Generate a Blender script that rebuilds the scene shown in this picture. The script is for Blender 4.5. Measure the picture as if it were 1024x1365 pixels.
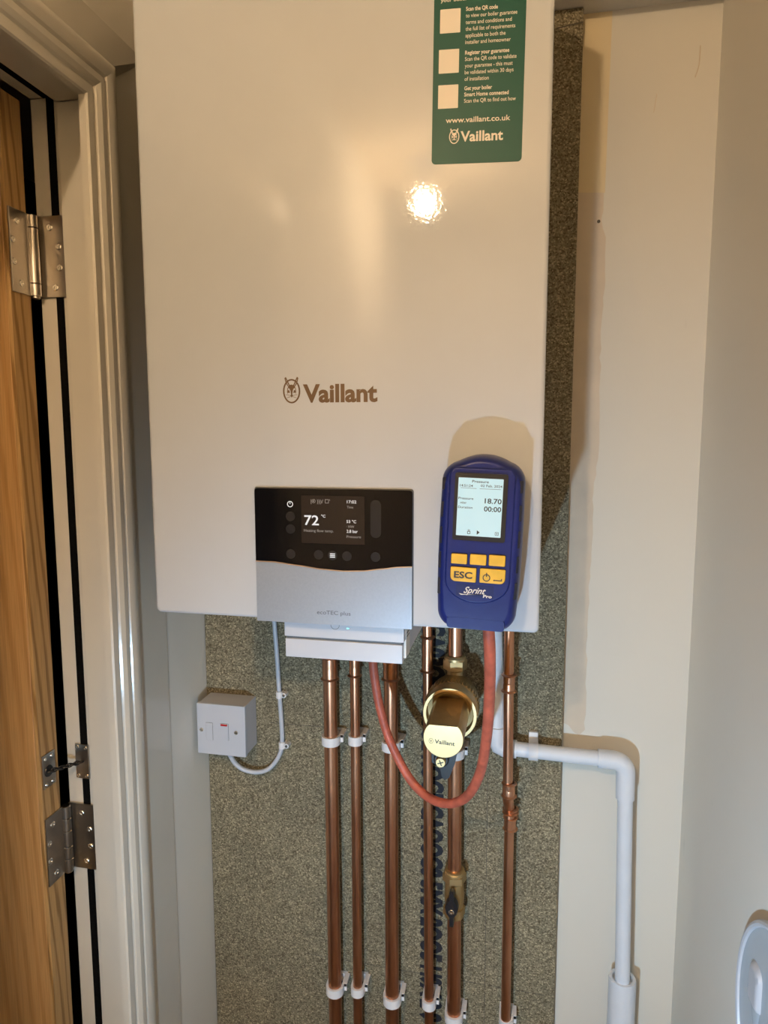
import bpy, bmesh, math, random
from mathutils import Vector, Matrix
random.seed(7)
for o in list(bpy.data.objects): bpy.data.objects.remove(o)
S = bpy.context.scene
COL = S.collection

# ---------------------------------------------------------------- camera
cam_d = bpy.data.cameras.new('camera'); cam = bpy.data.objects.new('camera', cam_d); COL.objects.link(cam)
cam_d.sensor_fit = 'HORIZONTAL'; cam_d.sensor_width = 36.0; cam_d.lens = 903.47/1024*36.0
cam_d.clip_start = 0.02
r_ = Vector((0.97934739, 0.20218229, -0.00100825)); u_ = Vector((-0.02191955, 0.11113045, 0.99356407)); f_ = Vector((-0.20099311, 0.97302227, -0.11326706))
m = Matrix(((r_.x, u_.x, -f_.x), (r_.y, u_.y, -f_.y), (r_.z, u_.z, -f_.z))).to_4x4()
cam.matrix_world = Matrix.Translation((0.42108, -1.05856, 1.55766)) @ m
S.camera = cam

# ---------------------------------------------------------------- world, lights, exposure
w = bpy.data.worlds.new('world'); S.world = w; w.use_nodes = True
w.node_tree.nodes['Background'].inputs[0].default_value = (1, .78, .55, 1)
w.node_tree.nodes['Background'].inputs[1].default_value = 0.05
S.view_settings.view_transform = 'Standard'; S.view_settings.look = 'None'
S.view_settings.gamma = 1.0; S.view_settings.use_curve_mapping = False
S.view_settings.exposure = 0.0
WARM = (1.0, .72, .44)
# inspection torch held low beside the camera, pointing at the pipework
td = bpy.data.lights.new('torch', 'SPOT'); td.energy = 31.0; td.color = (.49, .745, 1.0); td.shadow_soft_size = .012
td.spot_size = math.radians(104); td.spot_blend = 1.0
torch = bpy.data.objects.new('torch', td); COL.objects.link(torch)
torch.location = (.29, -1.07, .97)
torch.rotation_euler = (Vector((.42, 0, 0.98))-Vector(torch.location)).to_track_quat('-Z', 'Y').to_euler()
LAMP = (.092, -1.89, 2.296); LAMP_POWER = 42.0

# ---------------------------------------------------------------- materials
def nodes(name):
    mt = bpy.data.materials.new(name); mt.use_nodes = True; nt = mt.node_tree
    return mt, nt, nt.nodes['Principled BSDF']
def N(nt, t, **kw):
    n = nt.nodes.new(t)
    for k, v in kw.items():
        if k in n.inputs: n.inputs[k].default_value = v
        else: setattr(n, k, v)
    return n
def plain(name, col, rough=.5, metal=0, noise=0, nscale=20, bump=0, bscale=200, coat=0, emit=None, spec=.5, bdist=.001):
    mt, nt, b = nodes(name)
    b.inputs['Roughness'].default_value = rough; b.inputs['Metallic'].default_value = metal
    b.inputs['Coat Weight'].default_value = coat; b.inputs['Coat Roughness'].default_value = .08
    b.inputs['Specular IOR Level'].default_value = spec
    tc = N(nt, 'ShaderNodeTexCoord')
    nz = N(nt, 'ShaderNodeTexNoise', Scale=nscale, Detail=5.0); nt.links.new(tc.outputs['Object'], nz.inputs['Vector'])
    rp = N(nt, 'ShaderNodeValToRGB'); nt.links.new(nz.outputs['Fac'], rp.inputs[0])
    k = max(noise, .01)
    rp.color_ramp.elements[0].position = .3; rp.color_ramp.elements[1].position = .7
    rp.color_ramp.elements[0].color = (*[c*(1-k) for c in col], 1); rp.color_ramp.elements[1].color = (*[min(1, c*(1+k)) for c in col], 1)
    nt.links.new(rp.outputs[0], b.inputs['Base Color'])
    if bump:
        n2 = N(nt, 'ShaderNodeTexNoise', Scale=bscale, Detail=3.0); nt.links.new(tc.outputs['Object'], n2.inputs['Vector'])
        bp = N(nt, 'ShaderNodeBump', Strength=bump, Distance=bdist); nt.links.new(n2.outputs['Fac'], bp.inputs['Height'])
        nt.links.new(bp.outputs[0], b.inputs['Normal'])
    if emit:
        b.inputs['Emission Color'].default_value = (*emit[0], 1); b.inputs['Emission Strength'].default_value = emit[1]
    return mt
M = {}
M['enamel'] = plain('white_enamel', (.50, .535, .585), .035, noise=.01, bump=.05, bscale=260, spec=.5)
M['gloss_paint'] = plain('cream_gloss_paint', (.61, .58, .51), .17, noise=.03, nscale=9, bump=.25, bscale=45)
M['white_plastic'] = plain('white_plastic', (.49, .51, .56), .35, noise=.01)
M['white_plastic_dull'] = plain('matt_white_plastic', (.50, .50, .53), .45, noise=.02)
M['pvc'] = plain('white_pvc', (.64, .67, .72), .35, noise=.03, nscale=30)
M['clip_plastic'] = plain('natural_nylon', (.72, .70, .70), .45, noise=.02)
M['black'] = plain('black_plastic', (.012, .012, .014), .35)
M['gap_black'] = plain('black_seal', (.004, .004, .004), .9, spec=.05, noise=.4, nscale=300)
M['glass_black'] = plain('black_glass', (.004, .004, .005), .08, noise=.01, spec=.22)
M['key_grey'] = plain('dark_grey_key', (.022, .020, .020), .3, spec=.2)
M['lcd_dark'] = plain('dim_display', (.016, .011, .009), .15, spec=.2, emit=((.9, .62, .42), .013))
M['lcd_white'] = plain('display_white', (.5, .5, .5), .3, emit=((.8, .9, 1), .42))
M['lcd_dimtext'] = plain('display_grey_text', (.2, .2, .2), .3, emit=((.8, .75, .7), .14))
M['silver'] = plain('silver_fascia', (.33, .37, .43), .42, metal=.35, noise=.03, nscale=400, bump=.06, bscale=900)
M['gold'] = plain('gold_trim', (.62, .42, .26), .3, metal=.7)
M['bronze'] = plain('bronze_print', (.125, .07, .03), .4, metal=.1)
M['grey_print'] = plain('grey_print', (.10, .11, .12), .5)
M['dark_print'] = plain('dark_print', (.03, .028, .026), .5)
M['blue_rubber'] = plain('blue_rubber', (.011, .021, .15), .33, spec=.3, noise=.12, nscale=14, bump=.12, bscale=120)
M['blue_dark'] = plain('dark_blue_badge', (.008, .014, .10), .4, spec=.3)
M['grip'] = plain('dark_grip', (.016, .016, .026), .6, spec=.2, noise=.2)
M['yellow'] = plain('yellow_key', (.72, .44, .035), .4, noise=.12, nscale=60)
M['lcd_lit'] = plain('lit_display', (.22, .28, .30), .4, spec=.2, emit=((.60, .90, .98), .62))
M['green'] = plain('green_sticker', (.009, .080, .062), .4, spec=.2, noise=.03)
M['paper'] = plain('white_print', (.72, .68, .62), .5)
M['brass'] = plain('brass', (.56, .41, .20), .45, metal=.9, noise=.08, nscale=25, bump=.05, bscale=300)
M['brass_cast'] = plain('cast_brass', (.47, .33, .15), .40, metal=.85, noise=.15, nscale=30, bump=.25, bscale=350)
M['steel'] = plain('brushed_steel', (.42, .39, .35), .28, metal=1, noise=.12, nscale=18, bump=.05, bscale=500)
M['steel_bright'] = plain('bright_steel', (.7, .68, .64), .22, metal=1, noise=.05)
M['hose'] = plain('red_rubber', (.42, .095, .055), .5, noise=.22, nscale=70, bump=.3, bscale=160)
M['red'] = plain('red_neon', (.5, .01, .01), .3)
M['pencil'] = plain('pencil_mark', (.055, .048, .04), .8)
M['ink'] = plain('black_ink_print', (.010, .011, .018), .75, noise=.3, nscale=200)
M['plaster'] = plain('bare_plaster', (.58, .50, .40), .85, noise=.06, nscale=18, bump=.2, bscale=90)
M['pull_grey'] = plain('grey_plastic', (.42, .48, .54), .25, noise=.02)
M['carpet'] = plain('brown_carpet', (.16, .13, .10), .95, noise=.3, nscale=200, bump=.6, bscale=500)
M['hall_shade'] = plain('dark_hall_shade', (.035, .028, .022), .7)  # passage wall: darkness of the unlit gap put into its colour
M['led'] = plain('cyan_led', (.2, .6, .6), .3, emit=((.2, 1, .9), 2.5))

def wall_mat(name, col, rough=.75, yellow=None):
    mt, nt, b = nodes(name); L = nt.links.new
    b.inputs['Roughness'].default_value = rough; b.inputs['Specular IOR Level'].default_value = .25
    tc = N(nt, 'ShaderNodeTexCoord')
    n1 = N(nt, 'ShaderNodeTexNoise', Scale=3.0, Detail=6.0); L(tc.outputs['Object'], n1.inputs['Vector'])
    rp = N(nt, 'ShaderNodeValToRGB'); L(n1.outputs['Fac'], rp.inputs[0])
    rp.color_ramp.elements[0].position = .3; rp.color_ramp.elements[1].position = .7
    rp.color_ramp.elements[0].color = (*[c*.965 for c in col], 1); rp.color_ramp.elements[1].color = (*col, 1)
    # sparse scuffs: thin stretched noise
    mp = N(nt, 'ShaderNodeMapping'); mp.inputs['Scale'].default_value = (30, 30, 9); L(tc.outputs['Object'], mp.inputs[0])
    n2 = N(nt, 'ShaderNodeTexNoise', Scale=1.0, Detail=4.0); L(mp.outputs[0], n2.inputs['Vector'])
    r2 = N(nt, 'ShaderNodeValToRGB'); L(n2.outputs['Fac'], r2.inputs[0])
    r2.color_ramp.elements[0].position = .72; r2.color_ramp.elements[1].position = .80
    r2.color_ramp.elements[0].color = (0, 0, 0, 1); r2.color_ramp.elements[1].color = (.5, .5, .5, 1)
    mx = N(nt, 'ShaderNodeMix', data_type='RGBA'); L(r2.outputs[0], mx.inputs['Factor']); L(rp.outputs[0], mx.inputs[6])
    mx.inputs[7].default_value = (*[c*.72 for c in col], 1)
    L(mx.outputs[2], b.inputs['Base Color'])
    bp = N(nt, 'ShaderNodeBump', Strength=.25, Distance=.001)
    n3 = N(nt, 'ShaderNodeTexNoise', Scale=60.0, Detail=4.0); L(tc.outputs['Object'], n3.inputs['Vector'])
    L(n3.outputs['Fac'], bp.inputs['Height']); L(bp.outputs[0], b.inputs['Normal'])
    return mt
M['wall'] = wall_mat('magnolia_emulsion', (.63, .605, .54))
M['wall_lightened'] = wall_mat('lightened_emulsion', (.76, .73, .66))  # wall paint made lighter; the added brightness stands in for light
M['yellow_strip'] = wall_mat('yellow_wall_strip', (.66, .56, .37))  # yellower tone for the strip above the plaster
M['ceiling'] = wall_mat('ceiling_emulsion', (.66, .57, .44))

def chipboard():
    mt, nt, b = nodes('chipboard'); L = nt.links.new
    b.inputs['Roughness'].default_value = .8; b.inputs['Specular IOR Level'].default_value = .2
    tc = N(nt, 'ShaderNodeTexCoord')
    v = N(nt, 'ShaderNodeTexVoronoi', Scale=520.0); v.inputs['Randomness'].default_value = 1; L(tc.outputs['Object'], v.inputs['Vector'])
    sp = N(nt, 'ShaderNodeSeparateColor'); L(v.outputs['Color'], sp.inputs[0])
    rp = N(nt, 'ShaderNodeValToRGB'); L(sp.outputs[0], rp.inputs[0]); cr = rp.color_ramp
    cr.elements[0].position = 0; cr.elements[0].color = (.095, .078, .048, 1)
    cr.elements[1].position = 1; cr.elements[1].color = (.44, .39, .26, 1)
    e = cr.elements.new(.35); e.color = (.185, .162, .105, 1)
    e = cr.elements.new(.8); e.color = (.265, .235, .16, 1)
    n = N(nt, 'ShaderNodeTexNoise', Scale=2200.0, Detail=2.0); L(tc.outputs['Object'], n.inputs['Vector'])
    r2 = N(nt, 'ShaderNodeValToRGB'); L(n.outputs['Fac'], r2.inputs[0])
    r2.color_ramp.elements[0].position = .35; r2.color_ramp.elements[0].color = (.55, .55, .55, 1)
    r2.color_ramp.elements[1].position = .65; r2.color_ramp.elements[1].color = (1.25, 1.25, 1.25, 1)
    n3 = N(nt, 'ShaderNodeTexNoise', Scale=9.0, Detail=4.0); L(tc.outputs['Object'], n3.inputs['Vector'])
    r3 = N(nt, 'ShaderNodeValToRGB'); L(n3.outputs['Fac'], r3.inputs[0])
    r3.color_ramp.elements[0].position = .3; r3.color_ramp.elements[0].color = (.88, .88, .88, 1)
    r3.color_ramp.elements[1].position = .7; r3.color_ramp.elements[1].color = (1.1, 1.08, 1.05, 1)
    m1 = N(nt, 'ShaderNodeMix', data_type='RGBA', blend_type='MULTIPLY'); m1.inputs['Factor'].default_value = 1
    L(rp.outputs[0], m1.inputs[6]); L(r2.outputs[0], m1.inputs[7])
    m2 = N(nt, 'ShaderNodeMix', data_type='RGBA', blend_type='MULTIPLY'); m2.inputs['Factor'].default_value = 1
    L(m1.outputs[2], m2.inputs[6]); L(r3.outputs[0], m2.inputs[7]); L(m2.outputs[2], b.inputs['Base Color'])
    bp = N(nt, 'ShaderNodeBump', Strength=.35, Distance=.0006); L(sp.outputs[0], bp.inputs['Height']); L(bp.outputs[0], b.inputs['Normal'])
    return mt
M['chipboard'] = chipboard()

def oak(name, a, c, scl, dist):
    mt, nt, b = nodes(name); L = nt.links.new
    b.inputs['Roughness'].default_value = .42
    tc = N(nt, 'ShaderNodeTexCoord'); mp = N(nt, 'ShaderNodeMapping'); mp.inputs['Scale'].default_value = (scl, scl, scl*.07)
    L(tc.outputs['Object'], mp.inputs[0])
    wv = N(nt, 'ShaderNodeTexWave', Scale=1.0, Distortion=dist, Detail=3.0); wv.inputs['Detail Scale'].default_value = 1.1
    wv.wave_type = 'BANDS'; wv.bands_direction = 'DIAGONAL'; L(mp.outputs[0], wv.inputs['Vector'])
    rp = N(nt, 'ShaderNodeValToRGB'); L(wv.outputs['Fac'], rp.inputs[0]); cr = rp.color_ramp
    cr.elements[0].color = (*a, 1); cr.elements[0].position = .05; cr.elements[1].color = (*c, 1); cr.elements[1].position = .45
    mp2 = N(nt, 'ShaderNodeMapping'); mp2.inputs['Scale'].default_value = (700, 700, 14); L(tc.outputs['Object'], mp2.inputs[0])
    n = N(nt, 'ShaderNodeTexNoise', Scale=1.0, Detail=3.0); L(mp2.outputs[0], n.inputs['Vector'])
    r2 = N(nt, 'ShaderNodeValToRGB'); L(n.outputs['Fac'], r2.inputs[0])
    r2.color_ramp.elements[0].position = .3; r2.color_ramp.elements[0].color = (.80, .80, .80, 1)
    r2.color_ramp.elements[1].position = .6; r2.color_ramp.elements[1].color = (1.05, 1.05, 1.05, 1)
    m1 = N(nt, 'ShaderNodeMix', data_type='RGBA', blend_type='MULTIPLY'); m1.inputs['Factor'].default_value = 1
    L(rp.outputs[0], m1.inputs[6]); L(r2.outputs[0], m1.inputs[7]); L(m1.outputs[2], b.inputs['Base Color'])
    return mt
M['oak_face'] = oak('oak_veneer', (.43, .235, .085), (.50, .29, .115), 30, 3.5)
M['oak_edge'] = oak('oak_lipping', (.30, .165, .055), (.50, .31, .125), 42, 6)

def copper():
    mt, nt, b = nodes('copper'); L = nt.links.new
    b.inputs['Metallic'].default_value = 1
    tc = N(nt, 'ShaderNodeTexCoord'); mp = N(nt, 'ShaderNodeMapping'); mp.inputs['Scale'].default_value = (60, 60, 12); L(tc.outputs['Object'], mp.inputs[0])
    n = N(nt, 'ShaderNodeTexNoise', Scale=1.0, Detail=5.0); L(mp.outputs[0], n.inputs['Vector'])
    rp = N(nt, 'ShaderNodeValToRGB'); L(n.outputs['Fac'], rp.inputs[0]); cr = rp.color_ramp
    cr.elements[0].position = .3; cr.elements[0].color = (.50, .235, .135, 1); cr.elements[1].position = .7; cr.elements[1].color = (.70, .37, .22, 1)
    L(rp.outputs[0], b.inputs['Base Color'])
    r2 = N(nt, 'ShaderNodeMapRange'); r2.inputs['To Min'].default_value = .26; r2.inputs['To Max'].default_value = .40
    L(n.outputs['Fac'], r2.inputs[0]); L(r2.outputs[0], b.inputs['Roughness'])
    return mt
M['copper'] = copper()

# ---------------------------------------------------------------- mesh helpers
def bm_new(): return bmesh.new()
def add_box(bm, a, b, bev=0, seg=2):
    t = bmesh.new(); bmesh.ops.create_cube(t, size=1)
    for v in t.verts: v.co = Vector([(a[i]+b[i])/2 + v.co[i]*(b[i]-a[i]) for i in range(3)])
    if bev: bmesh.ops.bevel(t, geom=t.edges[:], offset=bev, segments=seg, affect='EDGES', profile=.5)
    merge(bm, t)
def merge(bm, t):
    me = bpy.data.meshes.new('t'); t.to_mesh(me); t.free(); bm.from_mesh(me); bpy.data.meshes.remove(me)
def frame_for(d):
    d = d.normalized(); a = Vector((0, 0, 1)) if abs(d.z) < .9 else Vector((1, 0, 0))
    x = a.cross(d).normalized(); return x, d.cross(x)
def add_lathe(bm, base, axis, prof, seg=32, cap=True):
    """prof: list of (radius, distance along axis)"""
    base = Vector(base); d = Vector(axis).normalized(); x, y = frame_for(d); rings = []
    for r, h in prof:
        rings.append([bm.verts.new(base + d*h + (x*math.cos(2*math.pi*i/seg)+y*math.sin(2*math.pi*i/seg))*r) for i in range(seg)])
    for a, b in zip(rings, rings[1:]):
        for i in range(seg): bm.faces.new((a[i], a[(i+1) % seg], b[(i+1) % seg], b[i]))
    if cap:
        if prof[0][0] > 1e-6: bm.faces.new(rings[0][::-1])
        if prof[-1][0] > 1e-6: bm.faces.new(rings[-1])
def add_cyl(bm, p0, p1, r, seg=24):
    p0, p1 = Vector(p0), Vector(p1); add_lathe(bm, p0, p1-p0, [(r, 0), (r, (p1-p0).length)], seg)
def smooth_path(pts, n=10):
    P = [Vector(p) for p in pts]; P = [2*P[0]-P[1]] + P + [2*P[-1]-P[-2]]; out = []
    for i in range(1, len(P)-2):
        for k in range(n):
            t = k/n; a, b, c, d = P[i-1:i+3]
            out.append(.5*((2*b) + (c-a)*t + (2*a-5*b+4*c-d)*t*t + (3*b-a-3*c+d)*t**3))
    out.append(P[-2]); return out
def add_tube(bm, pts, r, seg=16, smooth=True, n=10):
    P = smooth_path(pts, n) if smooth else [Vector(p) for p in pts]
    x = None; rings = []
    for i, p in enumerate(P):
        d = (P[min(i+1, len(P)-1)]-P[max(i-1, 0)]).normalized()
        if x is None: x = frame_for(d)[0]
        x = (x - d*x.dot(d)).normalized(); y = d.cross(x)
        rr = r[i] if isinstance(r, (list, tuple)) else r
        rings.append([bm.verts.new(p + (x*math.cos(2*math.pi*k/seg)+y*math.sin(2*math.pi*k/seg))*rr) for k in range(seg)])
    for a, b in zip(rings, rings[1:]):
        for k in range(seg): bm.faces.new((a[k], a[(k+1) % seg], b[(k+1) % seg], b[k]))
    bm.faces.new(rings[0][::-1]); bm.faces.new(rings[-1])
def add_prism(bm, poly, fn, h0, h1):
    """poly: 2d points; fn(u, v, h) -> 3d point"""
    a = [bm.verts.new(fn(u, v, h0)) for u, v in poly]; b = [bm.verts.new(fn(u, v, h1)) for u, v in poly]
    n = len(poly); bm.faces.new(a[::-1]); bm.faces.new(b)
    for i in range(n): bm.faces.new((a[i], a[(i+1) % n], b[(i+1) % n], b[i]))
def front(y): return lambda u, v, h: Vector((u, y-h, v))          # slab standing proud of a plane facing the viewer
def rrect(x0, z0, x1, z1, r, seg=5):
    out = []
    if not isinstance(r, (list, tuple)): r = [r]*4
    for (cx, cz, a0, rr) in ((x1, z1, 0, r[0]), (x0, z1, 90, r[1]), (x0, z0, 180, r[2]), (x1, z0, 270, r[3])):
        sx = -1 if cx == x1 else 1; sz = -1 if cz == z1 else 1
        for k in range(seg+1):
            a = math.radians(a0 + 90*k/seg); out.append((cx+sx*rr+rr*math.cos(a), cz+sz*rr+rr*math.sin(a)))
    return out
def ring_pts(cx, cz, rx, rz, n=28): return [(cx+rx*math.cos(2*math.pi*i/n), cz+rz*math.sin(2*math.pi*i/n)) for i in range(n)]
def add_ring(bm, outer, inner, fn, h0, h1):
    n = len(outer); V = [[bm.verts.new(fn(u, v, h)) for u, v in pl] for pl, h in ((outer, h0), (outer, h1), (inner, h1), (inner, h0))]
    for a, b in ((0, 1), (1, 2), (2, 3), (3, 0)):
        for i in range(n): bm.faces.new((V[a][i], V[a][(i+1) % n], V[b][(i+1) % n], V[b][i]))
def add_stack(bm, layers, fn):
    """loft through closed outlines [(poly, h)], capped"""
    R = [[bm.verts.new(fn(u, v, h)) for u, v in poly] for poly, h in layers]; n = len(R[0])
    for a, b in zip(R, R[1:]):
        for i in range(n): bm.faces.new((a[i], a[(i+1) % n], b[(i+1) % n], b[i]))
    bm.faces.new(R[0][::-1]); bm.faces.new(R[-1])

def link(name, me, mat, parent=None, label=None, kind=None):
    o = bpy.data.objects.new(name, me); COL.objects.link(o)
    if mat is not None: me.materials.append(M[mat] if isinstance(mat, str) else mat)
    if parent is not None:
        o.parent = parent
        root = parent
        while root.parent: root = root.parent
        if not root.get('_local'): me.transform(Matrix.Translation(-Vector(root.location)))
    if label: o['label'] = label
    if kind: o['kind'] = kind
    return o
def obj(name, bm, mat, parent=None, label=None, kind=None, angle=35):
    bmesh.ops.recalc_face_normals(bm, faces=bm.faces[:])
    me = bpy.data.meshes.new(name); bm.to_mesh(me); bm.free()
    for p in me.polygons: p.use_smooth = True
    me.set_sharp_from_angle(angle=math.radians(angle))
    o = link(name, me, mat, parent, label, kind)
    wn = o.modifiers.new('weighted_normal', 'WEIGHTED_NORMAL'); wn.keep_sharp = True; wn.weight = 100
    return o
def thing(name, label, cat, loc=(0, 0, 0), group=None, kind=None, local=False):
    o = bpy.data.objects.new(name, None); COL.objects.link(o); o.location = loc; o.empty_display_size = .02
    o['label'] = label
    if cat: o['category'] = cat
    if group: o['group'] = group
    if kind: o['kind'] = kind
    if local: o['_local'] = 1
    return o
def tag(o, label, cat, group=None):
    o['label'] = label; o['category'] = cat
    if group: o['group'] = group
    return o
def struct(name, bm, mat, label=None): return obj(name, bm, mat, None, label, 'structure')

def lettering(name, items, mat, parent, fn, th=.0002):
    """items: (text, u0, v_baseline, cap_height, width or None, weight). One mesh of flat lettering."""
    bm = bmesh.new()
    for it in items:
        body, u0, v0, cap, width, wt = it[:6]
        cu = bpy.data.curves.new('t', 'FONT'); cu.body = body; cu.size = 1; cu.resolution_u = 3; cu.extrude = .5; cu.offset = wt
        to = bpy.data.objects.new('t', cu); COL.objects.link(to)
        dg = bpy.context.evaluated_depsgraph_get(); me = bpy.data.meshes.new_from_object(to.evaluated_get(dg))
        bpy.data.objects.remove(to); bpy.data.curves.remove(cu)
        s = cap/.73
        xs = [v.co.x for v in me.vertices]; x0 = min(xs); wx = max(xs)-x0
        sx = width/wx if width else s*.9
        sh = it[6] if len(it) > 6 else 0; rot = it[7] if len(it) > 7 else 0
        cr, sr = math.cos(rot), math.sin(rot)
        for v in me.vertices:
            x = (v.co.x-x0)*sx + sh*v.co.y*s; z = v.co.y*s; h = th if v.co.z > 0 else 0
            v.co = fn(u0 + x*cr - z*sr, v0 + x*sr + z*cr, h)
        bm.from_mesh(me); bpy.data.meshes.remove(me)
    me = bpy.data.meshes.new(name); bm.to_mesh(me); bm.free()
    return link(name, me, mat, parent)

def hare_emblem(bm, cx, cz, hgt, fn, th=.0003):
    """oval ring with a long-eared hare's head inside"""
    k = hgt/28.0; q = lambda pts: [(cx+x*k, cz+z*k) for x, z in pts]
    add_ring(bm, ring_pts(cx, cz-.6*k, 10.0*k, 13.3*k), ring_pts(cx, cz-.6*k, 8.3*k, 11.6*k), fn, 0, th)
    for s in (1, -1):
        add_prism(bm, q([(s*1.3, 4.5), (s*2.6, 4.5), (s*4.4, 8), (s*7.3, 14.4), (s*6.3, 14.8)]), fn, 0, th*1.2)
        add_prism(bm, q([(s*2.9, 4.0), (s*3.8, 4.0), (s*6.6, 8.0), (s*8.0, 13.4), (s*7.2, 14.6), (s*5.8, 9.2)]), fn, 0, th*1.2)
        add_prism(bm, q([(s*2.0, -2.6), (s*4.4, -2.2), (s*4.0, .6), (s*2.6, .4)]), fn, 0, th)
        add_prism(bm, q([(s*4.2, 3.6), (s*4.9, 2.6), (s*5.2, -1.5), (s*4.6, -4.0), (s*4.4, -1.0), (s*4.2, 2.0)]), fn, 0, th)
        add_prism(bm, q([(s*1.5, -5), (s*6.6, -4.2), (s*6.6, -4.6), (s*1.5, -5.5)]), fn, 0, th)
        add_prism(bm, q([(s*1.5, -6.3), (s*5.6, -7.6), (s*5.4, -8.0), (s*1.4, -6.8)]), fn, 0, th)
    add_prism(bm, q([(-4.3, 3.0), (-2.4, 2.2), (-1.3, 0), (-.7, -4), (-1.5, -5.6), (0, -7.6), (1.5, -5.6), (.7, -4), (1.3, 0), (2.4, 2.2), (4.3, 3.0), (3.0, 5.8), (0, 6.6), (-3.0, 5.8)]), fn, 0, th)

# ================================================================= SETTING
XL, XR, ZC, YB = -.107, .671, 2.42, -2.9
bm = bm_new(); add_box(bm, (XL-1.25, YB-.1, -.08), (XR+.1, 1.2, 0)); struct('floor', bm, 'carpet', 'brown carpeted floor')
bm = bm_new(); add_box(bm, (XL-1.25, YB-.1, ZC), (XR+.1, 1.2, ZC+.08)); struct('ceiling', bm, 'ceiling', 'painted ceiling above the boiler')
bm = bm_new(); add_box(bm, (XL, 0, 0), (XR+.1, .1, ZC)); wb = struct('wall_back', bm, 'wall', 'cream painted wall behind the boiler')
bm = bm_new(); add_box(bm, (XR, YB, 0), (XR+.1, 0, ZC)); wr = struct('wall_right', bm, 'wall_lightened', 'plain off-white right-hand wall')
bm = bm_new(); add_box(bm, (XL-.1, YB-.1, 0), (XR+.1, YB, ZC)); struct('wall_front', bm, 'wall', 'wall behind the viewer')
bm = bm_new(); add_box(bm, (XL+.0005, -.085, 2.143), (XR-.0005, -.0005, ZC)); struct('trim_3', bm, 'wall', 'painted boxing along the top of the back wall')
WX = -.19                                                    # left wall is a thin partition
bm = bm_new()
add_box(bm, (WX, -.235, 0), (XL, 1.1, ZC)); add_box(bm, (WX, YB, 0), (XL, -1.075, ZC)); add_box(bm, (WX, -1.075, 1.99), (XL, -.235, ZC))
struct('wall_left', bm, 'wall_lightened', 'cream painted wall with the doorway')  # same paint as behind the boiler, lightened in place of torch light
bm = bm_new(); add_box(bm, (-1.25, 1.1, 0), (XL, 1.2, ZC)); add_box(bm, (-1.35, -1.6, 0), (-1.25, 1.2, ZC)); struct('wall_hall', bm, 'hall_shade', 'dim passage wall seen through the door gap')

# bare plaster strip and a yellower wall strip beside the board (skims about 1 mm thick)
rnd = random.Random(3)
def ragged(pts, step=.012, amp=.0016):
    out = []
    for (a, b) in zip(pts, pts[1:]):
        L = math.hypot(b[0]-a[0], b[1]-a[1]); n = max(1, int(L/step))
        for i in range(n):
            t = i/n; out.append((a[0]+(b[0]-a[0])*t+rnd.uniform(-amp, amp), a[1]+(b[1]-a[1])*t+rnd.uniform(-amp, amp)*.6))
    out.append(pts[-1]); return out
bm = bm_new()
edge = ragged([(.5253, 1.9014), (.5235, 1.865), (.5275, 1.84), (.5300, 1.78), (.5265, 1.72), (.5290, 1.534), (.5235, 1.46), (.5245, 1.38), (.5210, 1.25), (.5235, 1.16), (.5230, 1.098), (.5150, 1.088), (.5060, 1.094), (.4990, 1.104), (.4880, 1.108)])
add_prism(bm, edge + [(.4878, 1.9042)], front(0), 0, .0007)
obj('plaster_patch', bm, 'plaster', wb, 'strip of bare pinkish-grey plaster with a ragged edge')
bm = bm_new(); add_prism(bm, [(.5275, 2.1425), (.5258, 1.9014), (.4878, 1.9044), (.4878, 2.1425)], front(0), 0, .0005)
obj('yellow_strip_patch', bm, 'yellow_strip', wb, 'yellower strip of wall above the bare plaster')
bm = bm_new()
add_lathe(bm, (.5185, -.0007, 1.8622), (0, -1, 0), [(.0024, 0), (.0024, .0006), (.0012, .0007)], 12)
obj('screw_hole', bm, 'dark_print', wb)
bm = bm_new(); add_tube(bm, [(.6445, -.0003, 2.085), (.6435, -.0003, 2.060), (.6395, -.0003, 2.045)], .0008, 6); add_tube(bm, [(.5905, -.0003, 2.028), (.589, -.0003, 2.015), (.5875, -.0003, 2.004)], .0005, 6)
obj('scuff_mark', bm, 'plaster', wb)

# chipboard backing board -------------------------------------------------
bb = thing('backing_board', 'speckled chipboard backing board fixed behind the boiler and pipes', 'board', (.19, -.009, 0))
bm = bm_new(); add_box(bm, (XL+.0008, -.018, .02), (.488, -.0012, 2.1420), .0006, 1); obj('board', bm, 'chipboard', bb)
def line3(a, b, wd=.0007):
    bm = bm_new(); a = Vector((a[0], 0, a[1])); b = Vector((b[0], 0, b[1])); d = (b-a).normalized(); n = Vector((-d.z, 0, d.x))*wd/2
    add_prism(bm, [((a+n).x, (a+n).z), ((b+n).x, (b+n).z), ((b-n).x, (b-n).z), ((a-n).x, (a-n).z)], front(-.018), -.0001, .00015)
    return bm
for a, b in (((.07, .6560), (.472, .6495)), ((.006, 1.0725), (.245, 1.0745)), ((.3748, 1.02), (.3765, .50))):
    obj('pencil_line', line3(a, b), 'pencil', bb)
obj('crack', line3((.452, 2.1188), (.4875, 2.1232), .0016), 'pencil', bb)
lettering('board_print', [('GA03OCG 5SO2 ROC5 CAOOC8 5MX 2OO5 H9X 2 9 45 9G 6', .2700, 1.262, .0345, .80, .055, 0, -math.pi/2)], 'ink', bb, lambda u, v, h: Vector((u, -.018-h, v)), .00025)

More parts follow.
